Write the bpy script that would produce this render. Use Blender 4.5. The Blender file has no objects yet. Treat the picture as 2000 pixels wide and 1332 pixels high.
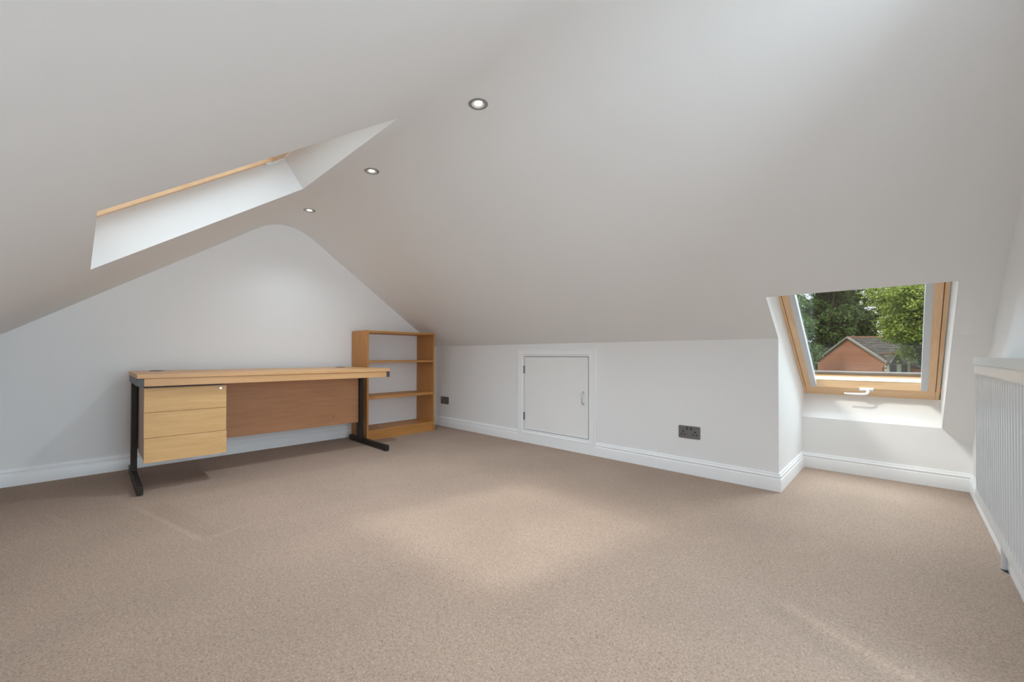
import bpy, bmesh, math, random
from mathutils import Vector, Matrix

random.seed(7)
sc = bpy.context.scene
COL = sc.collection
PI = math.pi

# ------------------------------------------------------------------ room numbers (metres)
KNEE = 0.931            # height of the knee wall
MR = 0.7025             # right slope: z = KNEE - MR*y
ML = 0.70               # left slope:  z = 1.2468 + ML*(y + 2.85)
XA, XB, XL = 3.513, 4.238, 4.366   # alcove start, window opening end, right wall
DA = 0.7965             # alcove depth
YF = -3.36              # low wall behind the camera
XE = 6.6                # end of the landing
YW = -1.45              # the right wall stops here, landing beyond
zR = lambda y: KNEE - MR * y
zL = lambda y: 1.2468 + ML * (y + 2.85)
TH = math.atan(MR)
NR = Vector((0, math.sin(TH), math.cos(TH)))        # outward normal of the right slope
SR = Vector((0, -math.cos(TH), math.sin(TH)))       # up-slope
THL = math.atan(ML)
NL = Vector((0, -math.sin(THL), math.cos(THL)))
SL = Vector((0, math.cos(THL), math.sin(THL)))
TR, TL = 0.2045, 0.185  # reveal depths
SKX0, SKX1, SKY0, SKY1 = 1.4068, 2.4975, -2.9025, -2.0
WY1 = -0.312            # top edge of the window opening in the slope

# ------------------------------------------------------------------ materials
def new_mat(name):
    m = bpy.data.materials.new(name); m.use_nodes = True
    nt = m.node_tree; b = nt.nodes['Principled BSDF']
    return m, nt, b

def plain(name, col, rough=0.5, metal=0.0, spec=0.5, var=0.0, vscale=3.0, bump=0.0, bscale=200.0):
    m, nt, b = new_mat(name)
    b.inputs['Base Color'].default_value = (*col, 1)
    b.inputs['Roughness'].default_value = rough
    b.inputs['Metallic'].default_value = metal
    b.inputs['Specular IOR Level'].default_value = spec
    tc = nt.nodes.new('ShaderNodeTexCoord')
    if var:
        n = nt.nodes.new('ShaderNodeTexNoise'); n.inputs['Scale'].default_value = vscale; n.inputs['Detail'].default_value = 4
        nt.links.new(tc.outputs['Object'], n.inputs['Vector'])
        mx = nt.nodes.new('ShaderNodeMix'); mx.data_type = 'RGBA'
        nt.links.new(n.outputs['Fac'], mx.inputs['Factor'])
        mx.inputs['A'].default_value = (*[c * (1 - var) for c in col], 1)
        mx.inputs['B'].default_value = (*[min(1, c * (1 + var)) for c in col], 1)
        nt.links.new(mx.outputs['Result'], b.inputs['Base Color'])
    if bump:
        n = nt.nodes.new('ShaderNodeTexNoise'); n.inputs['Scale'].default_value = bscale; n.inputs['Detail'].default_value = 3
        nt.links.new(tc.outputs['Object'], n.inputs['Vector'])
        bp = nt.nodes.new('ShaderNodeBump'); bp.inputs['Strength'].default_value = bump; bp.inputs['Distance'].default_value = 0.002
        nt.links.new(n.outputs['Fac'], bp.inputs['Height']); nt.links.new(bp.outputs['Normal'], b.inputs['Normal'])
    return m

def wood(name, light, dark, stretch, scale=6.0, rough=0.45, knots=0.0, spec=0.4, fine=0.35):
    """grain runs along the axis whose stretch is small"""
    m, nt, b = new_mat(name)
    tc = nt.nodes.new('ShaderNodeTexCoord')
    mp = nt.nodes.new('ShaderNodeMapping'); mp.inputs['Scale'].default_value = stretch
    nt.links.new(tc.outputs['Object'], mp.inputs['Vector'])
    n1 = nt.nodes.new('ShaderNodeTexNoise'); n1.inputs['Scale'].default_value = scale; n1.inputs['Detail'].default_value = 5
    n1.inputs['Roughness'].default_value = 0.6; n1.inputs['Distortion'].default_value = 0.4 + knots
    n2 = nt.nodes.new('ShaderNodeTexNoise'); n2.inputs['Scale'].default_value = scale * 9; n2.inputs['Detail'].default_value = 2
    for n in (n1, n2): nt.links.new(mp.outputs['Vector'], n.inputs['Vector'])
    ad = nt.nodes.new('ShaderNodeMath'); ad.operation = 'MULTIPLY_ADD'
    nt.links.new(n2.outputs['Fac'], ad.inputs[0]); ad.inputs[1].default_value = fine
    sb = nt.nodes.new('ShaderNodeMath'); sb.operation = 'SUBTRACT'
    nt.links.new(n1.outputs['Fac'], sb.inputs[0]); sb.inputs[1].default_value = fine * 0.5
    nt.links.new(sb.outputs[0], ad.inputs[2])
    cr = nt.nodes.new('ShaderNodeValToRGB')
    cr.color_ramp.elements[0].position = 0.3; cr.color_ramp.elements[0].color = (*dark, 1)
    cr.color_ramp.elements[1].position = 0.7; cr.color_ramp.elements[1].color = (*light, 1)
    nt.links.new(ad.outputs[0], cr.inputs['Fac'])
    nt.links.new(cr.outputs['Color'], b.inputs['Base Color'])
    b.inputs['Roughness'].default_value = rough
    b.inputs['Specular IOR Level'].default_value = spec
    return m

def emit(name, col, strength):
    m = bpy.data.materials.new(name); m.use_nodes = True
    nt = m.node_tree; nt.nodes.clear()
    e = nt.nodes.new('ShaderNodeEmission'); e.inputs['Color'].default_value = (*col, 1); e.inputs['Strength'].default_value = strength
    o = nt.nodes.new('ShaderNodeOutputMaterial'); nt.links.new(e.outputs[0], o.inputs[0])
    return m

def glass_mat(name):
    m = bpy.data.materials.new(name); m.use_nodes = True
    nt = m.node_tree; nt.nodes.clear()
    lw = nt.nodes.new('ShaderNodeLayerWeight'); lw.inputs['Blend'].default_value = 0.5
    p = nt.nodes.new('ShaderNodeMath'); p.operation = 'POWER'; nt.links.new(lw.outputs['Facing'], p.inputs[0]); p.inputs[1].default_value = 5
    f = nt.nodes.new('ShaderNodeMath'); f.operation = 'MULTIPLY_ADD'; nt.links.new(p.outputs[0], f.inputs[0])
    f.inputs[1].default_value = 0.95; f.inputs[2].default_value = 0.032
    t = nt.nodes.new('ShaderNodeBsdfTransparent'); t.inputs['Color'].default_value = (0.97, 0.985, 0.975, 1)
    g = nt.nodes.new('ShaderNodeBsdfGlossy'); g.inputs['Roughness'].default_value = 0.01
    mx = nt.nodes.new('ShaderNodeMixShader'); nt.links.new(f.outputs[0], mx.inputs[0])
    nt.links.new(t.outputs[0], mx.inputs[1]); nt.links.new(g.outputs[0], mx.inputs[2])
    o = nt.nodes.new('ShaderNodeOutputMaterial'); nt.links.new(mx.outputs[0], o.inputs[0])
    return m

WALL = plain('matt_white_paint', (0.857, 0.862, 0.865), 0.75, spec=0.25, var=0.012, vscale=1.6, bump=0.04, bscale=90)
CEIL = plain('matt_ceiling_paint', (0.860, 0.872, 0.878), 0.8, spec=0.2, var=0.014, vscale=1.3, bump=0.04, bscale=90)
GLOSS = plain('white_satin_gloss', (0.91, 0.925, 0.94), 0.35, spec=0.5)
DOORW = plain('white_door_paint', (0.88, 0.885, 0.885), 0.4, spec=0.5, var=0.01, vscale=4)
STEEL = plain('brushed_steel', (0.28, 0.28, 0.285), 0.35, metal=0.85)
RING = plain('satin_nickel_ring', (0.34, 0.335, 0.33), 0.4, metal=0.35)
REFL = plain('bright_lamp_reflector', (0.75, 0.75, 0.74), 0.3, metal=0.3)
CHROME = plain('polished_chrome', (0.75, 0.75, 0.76), 0.18, metal=1.0)
PLATE = plain('brushed_black_nickel_plate', (0.20, 0.20, 0.20), 0.42, metal=0.55, var=0.06, vscale=60)
INSERT = plain('dark_grey_plastic_insert', (0.075, 0.075, 0.078), 0.45)
HOLE = plain('socket_hole_black', (0.02, 0.02, 0.02), 0.7)
BLACKM = plain('black_powder_coated_steel', (0.026, 0.018, 0.013), 0.45, spec=0.3, var=0.1, vscale=40)
BLACKP = plain('black_plastic', (0.025, 0.025, 0.025), 0.5)
CAPM = plain('charcoal_steel_arm', (0.060, 0.060, 0.064), 0.45, spec=0.5)
RADW = plain('radiator_white_enamel', (0.66, 0.675, 0.69), 0.3, spec=0.5)
PLASTW = plain('white_handle_plastic', (0.85, 0.87, 0.89), 0.25, spec=0.5)
RAILG = plain('pale_grey_blind_channel', (0.60, 0.63, 0.66), 0.4, spec=0.5)
FLASH = plain('grey_window_flashing', (0.12, 0.12, 0.125), 0.5)
GLASS = glass_mat('clear_window_glass')
BULB = emit('lamp_glow', (1.0, 0.98, 0.94), 14.0)
# wood: grain along object y for desk
DESKTOP = wood('light_oak_laminate', (0.665, 0.385, 0.180), (0.59, 0.325, 0.145), (7, 0.6, 7), 5, 0.42, fine=0.5)
DRAWERW = wood('pale_oak_drawer_laminate', (0.72, 0.45, 0.20), (0.62, 0.37, 0.15), (9, 0.8, 9), 6, 0.5)
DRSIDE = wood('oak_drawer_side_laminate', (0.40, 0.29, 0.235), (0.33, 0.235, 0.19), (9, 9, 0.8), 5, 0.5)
MODEST = wood('beech_modesty_laminate', (0.58, 0.290, 0.145), (0.48, 0.235, 0.115), (9, 0.7, 9), 5, 0.55)
BCASEV = wood('honey_oak_veneer_upright', (0.56, 0.265, 0.078), (0.46, 0.205, 0.055), (9, 9, 0.6), 6, 0.45)
BCASEH = wood('honey_oak_veneer_level', (0.56, 0.265, 0.078), (0.46, 0.205, 0.055), (9, 0.6, 9), 6, 0.45)
PINEX = wood('lacquered_pine_crosswise', (0.84, 0.60, 0.37), (0.73, 0.47, 0.26), (0.8, 9, 9), 5, 0.35, knots=1.0, fine=0.15)
PINEY = wood('lacquered_pine_upslope', (0.84, 0.60, 0.37), (0.73, 0.47, 0.26), (9, 0.8, 0.8), 5, 0.35, knots=1.0, fine=0.15)

def carpet_mat():
    m, nt, b = new_mat('beige_twist_pile_carpet')
    N, Lk = nt.nodes, nt.links
    tc = N.new('ShaderNodeTexCoord')
    def noise(scale, det, dist=0.0, rough=0.5):
        n = N.new('ShaderNodeTexNoise'); n.inputs['Scale'].default_value = scale; n.inputs['Detail'].default_value = det
        n.inputs['Distortion'].default_value = dist; n.inputs['Roughness'].default_value = rough
        Lk.new(tc.outputs['Object'], n.inputs['Vector']); return n
    fl = noise(170, 3, 1.2, 0.65); pa = noise(1.7, 3); sp = noise(330, 2)
    cr = N.new('ShaderNodeValToRGB')
    cr.color_ramp.elements[0].position = 0.26; cr.color_ramp.elements[0].color = (0.205, 0.135, 0.096, 1)
    cr.color_ramp.elements[1].position = 0.74; cr.color_ramp.elements[1].color = (0.570, 0.428, 0.335, 1)
    e = cr.color_ramp.elements.new(0.48); e.color = (0.412, 0.292, 0.222, 1)
    Lk.new(fl.outputs['Fac'], cr.inputs['Fac'])
    mr = N.new('ShaderNodeMapRange'); Lk.new(pa.outputs['Fac'], mr.inputs['Value'])
    mr.inputs['From Min'].default_value = 0.3; mr.inputs['From Max'].default_value = 0.7
    mr.inputs['To Min'].default_value = 0.93; mr.inputs['To Max'].default_value = 1.06
    mx = N.new('ShaderNodeMix'); mx.data_type = 'RGBA'; mx.blend_type = 'MULTIPLY'; mx.inputs['Factor'].default_value = 1
    Lk.new(cr.outputs['Color'], mx.inputs['A'])
    cb = N.new('ShaderNodeCombineColor')
    # vacuum strokes: brushed bands of pile, straight edges of their own
    sx = N.new('ShaderNodeSeparateXYZ'); Lk.new(tc.outputs['Object'], sx.inputs[0])
    def band(ax, ay, bx, by, w):
        """1 inside a stroke from a to b of half width w"""
        d = Vector((bx - ax, by - ay)); ln = d.length; d /= ln
        def lin(cx, cy, c0):
            v = N.new('ShaderNodeVectorMath'); v.operation = 'DOT_PRODUCT'
            Lk.new(tc.outputs['Object'], v.inputs[0]); v.inputs[1].default_value = (cx, cy, 0)
            a = N.new('ShaderNodeMath'); a.operation = 'ADD'; Lk.new(v.outputs['Value'], a.inputs[0]); a.inputs[1].default_value = c0
            return a
        u = lin(d.x, d.y, -(ax * d.x + ay * d.y)); vv = lin(-d.y, d.x, -(-ax * d.y + ay * d.x))
        def win(n, lo, hi, soft):
            a = N.new('ShaderNodeMapRange'); a.interpolation_type = 'SMOOTHSTEP'; Lk.new(n.outputs[0], a.inputs['Value'])
            a.inputs['From Min'].default_value = lo - soft; a.inputs['From Max'].default_value = lo + soft
            c = N.new('ShaderNodeMapRange'); c.interpolation_type = 'SMOOTHSTEP'; Lk.new(n.outputs[0], c.inputs['Value'])
            c.inputs['From Min'].default_value = hi - soft; c.inputs['From Max'].default_value = hi + soft
            c.inputs['To Min'].default_value = 1; c.inputs['To Max'].default_value = 0
            p = N.new('ShaderNodeMath'); p.operation = 'MULTIPLY'; Lk.new(a.outputs[0], p.inputs[0]); Lk.new(c.outputs[0], p.inputs[1])
            return p
        p = N.new('ShaderNodeMath'); p.operation = 'MULTIPLY'
        Lk.new(win(u, 0, ln, 0.05).outputs[0], p.inputs[0]); Lk.new(win(vv, -w, w, 0.008).outputs[0], p.inputs[1])
        return p
    acc = mr
    for (ax, ay, bx, by, w, k) in STROKES:
        bnd = band(ax, ay, bx, by, w)
        f = N.new('ShaderNodeMath'); f.operation = 'MULTIPLY_ADD'
        Lk.new(bnd.outputs[0], f.inputs[0]); f.inputs[1].default_value = k; Lk.new(acc.outputs[0], f.inputs[2]); acc = f
    for ch in ('Red', 'Green', 'Blue'): Lk.new(acc.outputs[0], cb.inputs[ch])
    Lk.new(cb.outputs[0], mx.inputs['B'])
    Lk.new(mx.outputs['Result'], b.inputs['Base Color'])
    b.inputs['Roughness'].default_value = 0.95; b.inputs['Specular IOR Level'].default_value = 0.1
    b.inputs['Sheen Weight'].default_value = 0.15; b.inputs['Sheen Roughness'].default_value = 0.5
    ad = N.new('ShaderNodeMath'); ad.operation = 'ADD'; Lk.new(fl.outputs['Fac'], ad.inputs[0]); Lk.new(sp.outputs['Fac'], ad.inputs[1])
    bp = N.new('ShaderNodeBump'); bp.inputs['Strength'].default_value = 0.7; bp.inputs['Distance'].default_value = 0.006
    Lk.new(ad.outputs[0], bp.inputs['Height']); Lk.new(bp.outputs['Normal'], b.inputs['Normal'])
    return m
# strokes left by a vacuum cleaner (from, to, half width, lighter or darker)
STROKES = [(1.032, -2.725, 1.794, -2.551, 0.012, 0.09), (1.10, -2.64, 1.77, -2.50, 0.045, -0.05), (1.794, -2.551, 1.746, -2.351, 0.02, 0.06),
           (0.84, -3.05, 1.087, -2.981, 0.010, 0.08), (0.90, -2.93, 1.02, -2.74, 0.012, -0.06),
           (3.762, -1.305, 4.10, -1.475, 0.016, 0.11), (3.72, -1.36, 4.05, -1.55, 0.035, -0.07), (3.79, -1.23, 4.12, -1.38, 0.03, -0.05), (3.88, -1.15, 3.94, -1.19, 0.006, 0.10)]
CARPET = carpet_mat()

# ------------------------------------------------------------------ mesh helpers
def box(bm, a, b, M=None):
    """axis aligned box between corners a and b, optionally transformed"""
    x0, y0, z0 = a; x1, y1, z1 = b
    vs = [bm.verts.new((M @ Vector(p)) if M else p) for p in
          ((x0, y0, z0), (x1, y0, z0), (x1, y1, z0), (x0, y1, z0), (x0, y0, z1), (x1, y0, z1), (x1, y1, z1), (x0, y1, z1))]
    for f in ((0, 3, 2, 1), (4, 5, 6, 7), (0, 1, 5, 4), (1, 2, 6, 5), (2, 3, 7, 6), (3, 0, 4, 7)):
        bm.faces.new([vs[i] for i in f])

def prism(bm, pts, vec):
    """closed polygon (list of 3d points) pushed along vec"""
    v = Vector(vec)
    a = [bm.verts.new(p) for p in pts]; b = [bm.verts.new(Vector(p) + v) for p in pts]
    bm.faces.new(a); bm.faces.new(list(reversed(b)))
    n = len(pts)
    for i in range(n):
        bm.faces.new([a[(i + 1) % n], a[i], b[i], b[(i + 1) % n]])

def tube(bm, path, r, n=12, caps=True):
    rings = []
    path = [Vector(p) for p in path]
    up = None
    for i, p in enumerate(path):
        d = (path[min(i + 1, len(path) - 1)] - path[max(i - 1, 0)]).normalized()
        if up is None:
            up = d.orthogonal().normalized()
        up = (up - d * up.dot(d)).normalized(); s = d.cross(up)
        rr = r[i] if isinstance(r, (list, tuple)) else r
        rings.append([bm.verts.new(p + (up * math.cos(2 * PI * k / n) + s * math.sin(2 * PI * k / n)) * rr) for k in range(n)])
    for a, b in zip(rings, rings[1:]):
        for k in range(n):
            bm.faces.new([a[k], a[(k + 1) % n], b[(k + 1) % n], b[k]])
    if caps:
        bm.faces.new(list(reversed(rings[0]))); bm.faces.new(rings[-1])

def lathe(bm, prof, n=48, M=None):
    """profile [(radius, z)] turned about z"""
    rings = []
    for r, z in prof:
        if r < 1e-6:
            rings.append([bm.verts.new((M @ Vector((0, 0, z))) if M else (0, 0, z))])
        else:
            rings.append([bm.verts.new((M @ Vector(q)) if M else q) for q in
                          [(r * math.cos(2 * PI * k / n), r * math.sin(2 * PI * k / n), z) for k in range(n)]])
    for a, b in zip(rings, rings[1:]):
        for k in range(n):
            k2 = (k + 1) % n
            if len(a) == 1 and len(b) == 1: continue
            if len(a) == 1: bm.faces.new([a[0], b[k], b[k2]])
            elif len(b) == 1: bm.faces.new([a[k], b[0], a[k2]])
            else: bm.faces.new([a[k], b[k], b[k2], a[k2]])

def obj(name, bm, mat, parent=None, bevel=0.0, smooth=False, angle=30, seg=2, recalc=True):
    if recalc: bmesh.ops.recalc_face_normals(bm, faces=bm.faces)
    if bevel:
        es = [e for e in bm.edges if len(e.link_faces) == 2 and e.calc_face_angle(0) > 0.5]
        bmesh.ops.bevel(bm, geom=es, offset=bevel, segments=seg, profile=0.6, affect='EDGES', clamp_overlap=True)
    me = bpy.data.meshes.new(name)
    if smooth:
        for f in bm.faces: f.smooth = True
        for e in bm.edges:
            if len(e.link_faces) == 2 and e.calc_face_angle(0) > math.radians(angle): e.smooth = False
    bm.to_mesh(me); bm.free()
    me.materials.append(mat)
    o = bpy.data.objects.new(name, me); COL.objects.link(o)
    if parent: o.parent = parent
    return o

def boxes(name, items, mat, parent=None, bevel=0.0, **k):
    bm = bmesh.new()
    for a, b in items: box(bm, a, b)
    return obj(name, bm, mat, parent, bevel, **k)

def tag(o, label, cat, group=None):
    o['label'] = label; o['category'] = cat
    if group: o['group'] = group
    return o

def thing(name, label, cat, loc=(0, 0, 0), rotz=0.0, group=None):
    o = bpy.data.objects.new(name, None); COL.objects.link(o)
    o.empty_display_size = 0.1
    o.location = loc; o.rotation_euler = (0, 0, rotz)
    return tag(o, label, cat, group)

def struct(o, label=None, cat=None):
    o['kind'] = 'structure'
    if label: o['label'] = label; o['category'] = cat
    return o

def dup(root, loc, label, group=None):
    r = root.copy(); COL.objects.link(r); r.location = loc; r['label'] = label
    if group: r['group'] = group
    for ch in list(root.children):
        c = ch.copy(); COL.objects.link(c); c.parent = r
        for g in list(ch.children):
            d = g.copy(); COL.objects.link(d); d.parent = c
    return r

# ------------------------------------------------------------------ room shell
bm = bmesh.new()
box(bm, (-0.1, YF - 0.1, -0.12), (XE, DA + 0.1, 0.0))
struct(obj('floor', bm, CARPET), 'beige twist pile carpet covering the whole loft floor', 'floor')

def shell():
    bm = bmesh.new()
    # roof section rows, from the right eaves up and over to the left eaves
    rows = [(DA, zR(DA)), (0.0, KNEE), (WY1, zR(WY1)), (-1.40, zR(-1.40))]
    # rounded flat top between the slopes: quadratic curves
    def bez(p0, p1, p2, n):
        return [((1 - t) ** 2 * p0[0] + 2 * t * (1 - t) * p1[0] + t * t * p2[0], (1 - t) ** 2 * p0[1] + 2 * t * (1 - t) * p1[1] + t * t * p2[1])
                for t in [i / n for i in range(1, n + 1)]]
    zt = 2.003
    yk = (KNEE - zt) / MR; ykl = (zt - 1.2468) / ML - 2.85
    rows += bez((-1.40, zR(-1.40)), (yk, zt), (-1.655, zt), 10)
    e = ykl - 0.10
    rows += bez((-1.655, zt), (ykl, zt), (e, zL(e)), 10)
    rows += [(SKY1, zL(SKY1)), (SKY0, zL(SKY0)), (YF, zL(YF))]
    cols = [0.0, SKX0, SKX1, XA, XB, XL, XE]
    nr = len(rows)
    def nrm(j):
        return NR if rows[j][0] > -1.5 else (NL if rows[j][0] < -1.8 else Vector((0, 0, 1)))
    V = {}
    def v(i, j, layer):
        k = (i, j, layer)
        if k not in V:
            y, z = rows[j]
            p = Vector((cols[i], y, z))
            if j == 0 and i >= 5: p.z = 0.268          # the plaster dips beside the window
            if layer: p = p + nrm(j) * (TR if y > -1.5 else (TL if y < -1.8 else 0.2))
            V[k] = bm.verts.new(p)
        return V[k]
    def hole(i, j):
        if i < 0 or j < 0 or i >= len(cols) - 1 or j >= nr - 1: return None
        y0 = rows[j][0]; y1 = rows[j + 1][0]; x0 = cols[i]
        if y1 >= 0 and x0 < XA - 1e-6: return None      # nothing beyond the knee wall
        if x0 >= XL - 1e-6 and y1 > YW: return None     # nothing behind the right wall
        if x0 == XA and y0 > WY1 + 1e-6 and y1 >= WY1 - 1e-6: return True
        if x0 == SKX0 and abs(y0 - SKY1) < 1e-6: return True
        return False
    for i in range(len(cols) - 1):
        for j in range(nr - 1):
            if hole(i, j) is False:
                bm.faces.new([v(i, j, 0), v(i + 1, j, 0), v(i + 1, j + 1, 0), v(i, j + 1, 0)])
                bm.faces.new([v(i, j, 1), v(i, j + 1, 1), v(i + 1, j + 1, 1), v(i + 1, j, 1)])
                for (di, dj, a, b) in ((-1, 0, (0, 0), (0, 1)), (1, 0, (1, 0), (1, 1)), (0, -1, (0, 0), (1, 0)), (0, 1, (0, 1), (1, 1))):
                    h = hole(i + di, j + dj)
                    if h is True and i + a[0] == i + b[0] and cols[i + a[0]] == XA: continue   # the alcove cheek closes this side
                    if h is not False:                    # opening or outer rim: close the thickness
                        try: bm.faces.new([v(i + a[0], j + a[1], 0), v(i + b[0], j + b[1], 0), v(i + b[0], j + b[1], 1), v(i + a[0], j + a[1], 1)])
                        except ValueError: pass
    return bm
o = obj('ceiling', shell(), CEIL, smooth=True, angle=12)
struct(o, 'white sloping loft ceiling with a rounded ridge', 'ceiling')

# gable wall behind the desk
bm = bmesh.new()
prism(bm, [(0, 0, 0), (0, 0, KNEE), (0, -1.5255, 2.06), (0, -1.7697, 2.06), (0, YF, zL(YF)), (0, YF, 0)], (-0.1, 0, 0))
struct(obj('wall_left', bm, WALL), 'white gable end wall behind the desk', 'wall')

# knee wall with the hatch opening
HX0, HX1, HZ0, HZ1 = 1.432, 2.166, 0.120, 0.820
bm = bmesh.new()
for a, b in (((0, 0, 0), (HX0, 0.1, KNEE)), ((HX1, 0, 0), (XA - 0.04, 0.1, KNEE)), ((HX0, 0, 0), (HX1, 0.1, HZ0)), ((HX0, 0, HZ1), (HX1, 0.1, KNEE))): box(bm, a, b)
struct(obj('wall_back', bm, WALL), 'low white knee wall under the right slope', 'wall')

# alcove: cheek, low wall, sill and reveals
bm = bmesh.new()
sc0 = Vector((0, DA, zR(DA)))
so = sc0 + NR * TR
tp = Vector((0, WY1, zR(WY1))); to = tp + NR * TR
ck = [(XA, 0.1, 0), (XA, DA, 0), (XA, sc0.y, sc0.z), (XA, so.y, so.z), (XA, to.y, to.z), (XA, tp.y + 0.001, tp.z + 0.0015), (XA, 0.001, KNEE + 0.0012), (XA, 0, KNEE - 0.002), (XA, 0, 0)]
prism(bm, ck, (-0.04, 0, 0))
prism(bm, [(XA - 0.04, DA, 0), (XL + 0.1, DA, 0), (XL + 0.1, DA, 0.268), (XL, DA, 0.268), (XB, DA, sc0.z), (XA - 0.04, DA, sc0.z)], (0, 0.1, 0))
prism(bm, [(XA - 0.04, sc0.y, sc0.z), (XB + 0.04, sc0.y, sc0.z), (XB + 0.04, so.y, so.z), (XA - 0.04, so.y, so.z)], -SR * 0.08)
struct(obj('wall_alcove', bm, WALL), 'white alcove walls and sill below the roof window', 'wall')

# right wall beside the radiator
bm = bmesh.new()
prism(bm, [(XL, YW, 0), (XL, DA, 0), (XL, DA, 0.268), (XL, 0, KNEE), (XL, -1.40, zR(-1.40)), (XL, YW, 2.01)], (0.1, 0, 0))
struct(obj('wall_right', bm, WALL), 'white wall behind the radiator', 'wall')
bm = bmesh.new(); box(bm, (-0.1, YF - 0.1, 0), (XE, YF, zL(YF)))
struct(obj('wall_front', bm, WALL), 'low white wall behind the camera', 'wall')
bm = bmesh.new(); box(bm, (XL + 0.1, YW, 0), (XE, YW + 0.1, 2.01)); 
struct(obj('wall_landing', bm, WALL), 'white wall along the landing', 'wall')
bm = bmesh.new(); prism(bm, [(XE, YF - 0.1, 0), (XE, YW + 0.1, 0), (XE, YW + 0.1, 2.05), (XE, -1.9, 2.05), (XE, YF - 0.1, zL(YF) + 0.2)], (0.1, 0, 0))
struct(obj('wall_end', bm, WALL), 'white end wall of the landing', 'wall')

# ------------------------------------------------------------------ skirting boards
PROF = [(0, 0), (0.0145, 0), (0.0145, 0.070), (0.0135, 0.0735), (0.0105, 0.0755), (0.0095, 0.079), (0.0095, 0.0835), (0.0118, 0.0850),
        (0.0128, 0.0880), (0.0118, 0.0915), (0.0090, 0.0950), (0.0072, 0.1000), (0.0068, 0.1075), (0.0055, 0.1095), (0, 0.1095)]
def sweep(bm, path, prof=PROF):
    """profile swept along a plan polyline, room on the left hand side; mitred"""
    P = [Vector((x, y)) for x, y in path]; rings = []
    for i, p in enumerate(P):
        d0 = (P[i] - P[i - 1]).normalized() if i else None
        d1 = (P[i + 1] - P[i]).normalized() if i < len(P) - 1 else None
        n0 = Vector((-d0.y, d0.x)) if d0 else None; n1 = Vector((-d1.y, d1.x)) if d1 else None
        if n0 and n1: m = (n0 + n1); m /= (1 + n0.dot(n1))
        else: m = n0 or n1
        rings.append([bm.verts.new((p.x + m.x * o, p.y + m.y * o, z)) for o, z in prof])
    k = len(prof)
    for a, b in zip(rings, rings[1:]):
        for q in range(k): bm.faces.new([a[q], b[q], b[(q + 1) % k], a[(q + 1) % k]])
    bm.faces.new(rings[0]); bm.faces.new(list(reversed(rings[-1])))
AX0, AX1 = 1.361, 2.235
bm = bmesh.new(); sweep(bm, [(0, -0.0145), (0, YF)]); struct(obj('baseboard_left', bm, GLOSS, smooth=True, angle=40), 'white moulded skirting along the gable wall', 'skirting')
bm = bmesh.new()
sweep(bm, [(AX0, 0), (0, 0)])
sweep(bm, [(XA - 0.03, 0), (AX1, 0)])
prism(bm, [(AX0, 0, 0), (AX1, 0, 0), (AX1, -0.0145, 0), (AX0, -0.0145, 0)], (0, 0, 0.086))
struct(obj('baseboard_back', bm, GLOSS, smooth=True, angle=40), 'white moulded skirting along the knee wall', 'skirting')
bm = bmesh.new(); sweep(bm, [(XL, DA), (XA, DA), (XA, 0.0), (XA - 0.03, 0)]); struct(obj('baseboard_alcove', bm, GLOSS, smooth=True, angle=40), 'white moulded skirting around the window alcove', 'skirting')
bm = bmesh.new(); sweep(bm, [(XL, YW), (XL, DA)]); struct(obj('baseboard_right', bm, GLOSS, smooth=True, angle=40), 'white moulded skirting under the radiator', 'skirting')

# ------------------------------------------------------------------ access hatch in the knee wall
door = bpy.data.objects.new('door_1', None); COL.objects.link(door); door.location = (HX0, 0, 0)
struct(door, 'small white access hatch door in the knee wall', 'door')
W = HX1 - HX0
def L(x): return x - HX0
bm = bmesh.new()
def arch(bm, x0, x1, z0, z1, wd, dep, steps):
    """three or four sided moulded surround as mitred frame; steps = [(inset from outer edge, depth)]"""
    pts = lambda i: [(L(x0) + i, z0), (L(x0) + i, z1 - i), (L(x1) - i, z1 - i), (L(x1) - i, z0)]
    rings = [[bm.verts.new((px, -d, pz)) for px, pz in pts(i)] for i, d in steps]
    for a, b in zip(rings, rings[1:]):
        for k in range(3): bm.faces.new([a[k], a[k + 1], b[k + 1], b[k]])
    for k in (0, 3):
        bm.faces.new([r[k] for r in rings])
arch(bm, AX0, AX1, 0.0865, 0.886, 0.07, 0.015, [(0, 0.0), (0, 0.011), (0.006, 0.0155), (0.012, 0.013), (0.044, 0.013), (0.047, 0.0165), (0.054, 0.0165), (0.058, 0.010), (0.070, 0.009), (0.070, 0.0)])
obj('architrave', bm, GLOSS, door, smooth=True, angle=25)
bm = bmesh.new()
prism(bm, [(L(HX0), 0.0, 0.0865), (L(HX0), -0.0165, 0.0865), (L(HX0), -0.0165, 0.096), (L(HX0), -0.011, 0.101), (L(HX0), -0.009, 0.121), (L(HX0), 0.0, 0.121)], (W, 0, 0))
obj('threshold', bm, GLOSS, door)
boxes('gap_blackout', [((0.0, 0.024, HZ0), (W, 0.04, HZ1))], BLACKP, door)  # black board added behind the door, blocks light so its gap stays dark
boxes('door_panel', [((0.006, 0.001, HZ0 + 0.005), (W - 0.014, 0.018, HZ1 - 0.008))], DOORW, door, bevel=0.0015)
def hinge(z):
    bm = bmesh.new()
    tube(bm, [(0.002, -0.007, z), (0.002, -0.007, z + 0.022)], 0.0045, 10); tube(bm, [(0.002, -0.007, z + 0.0235), (0.002, -0.007, z + 0.0475)], 0.0045, 10)
    tube(bm, [(0.002, -0.007, z + 0.049), (0.002, -0.007, z + 0.072)], 0.0045, 10)
    box(bm, (0.003, -0.004, z), (0.012, -0.002, z + 0.072))
    return obj('hinge', bm, STEEL, door, smooth=True)
hinge(0.655); hinge(0.212)
bm = bmesh.new()
hx = 2.108 - HX0
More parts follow.
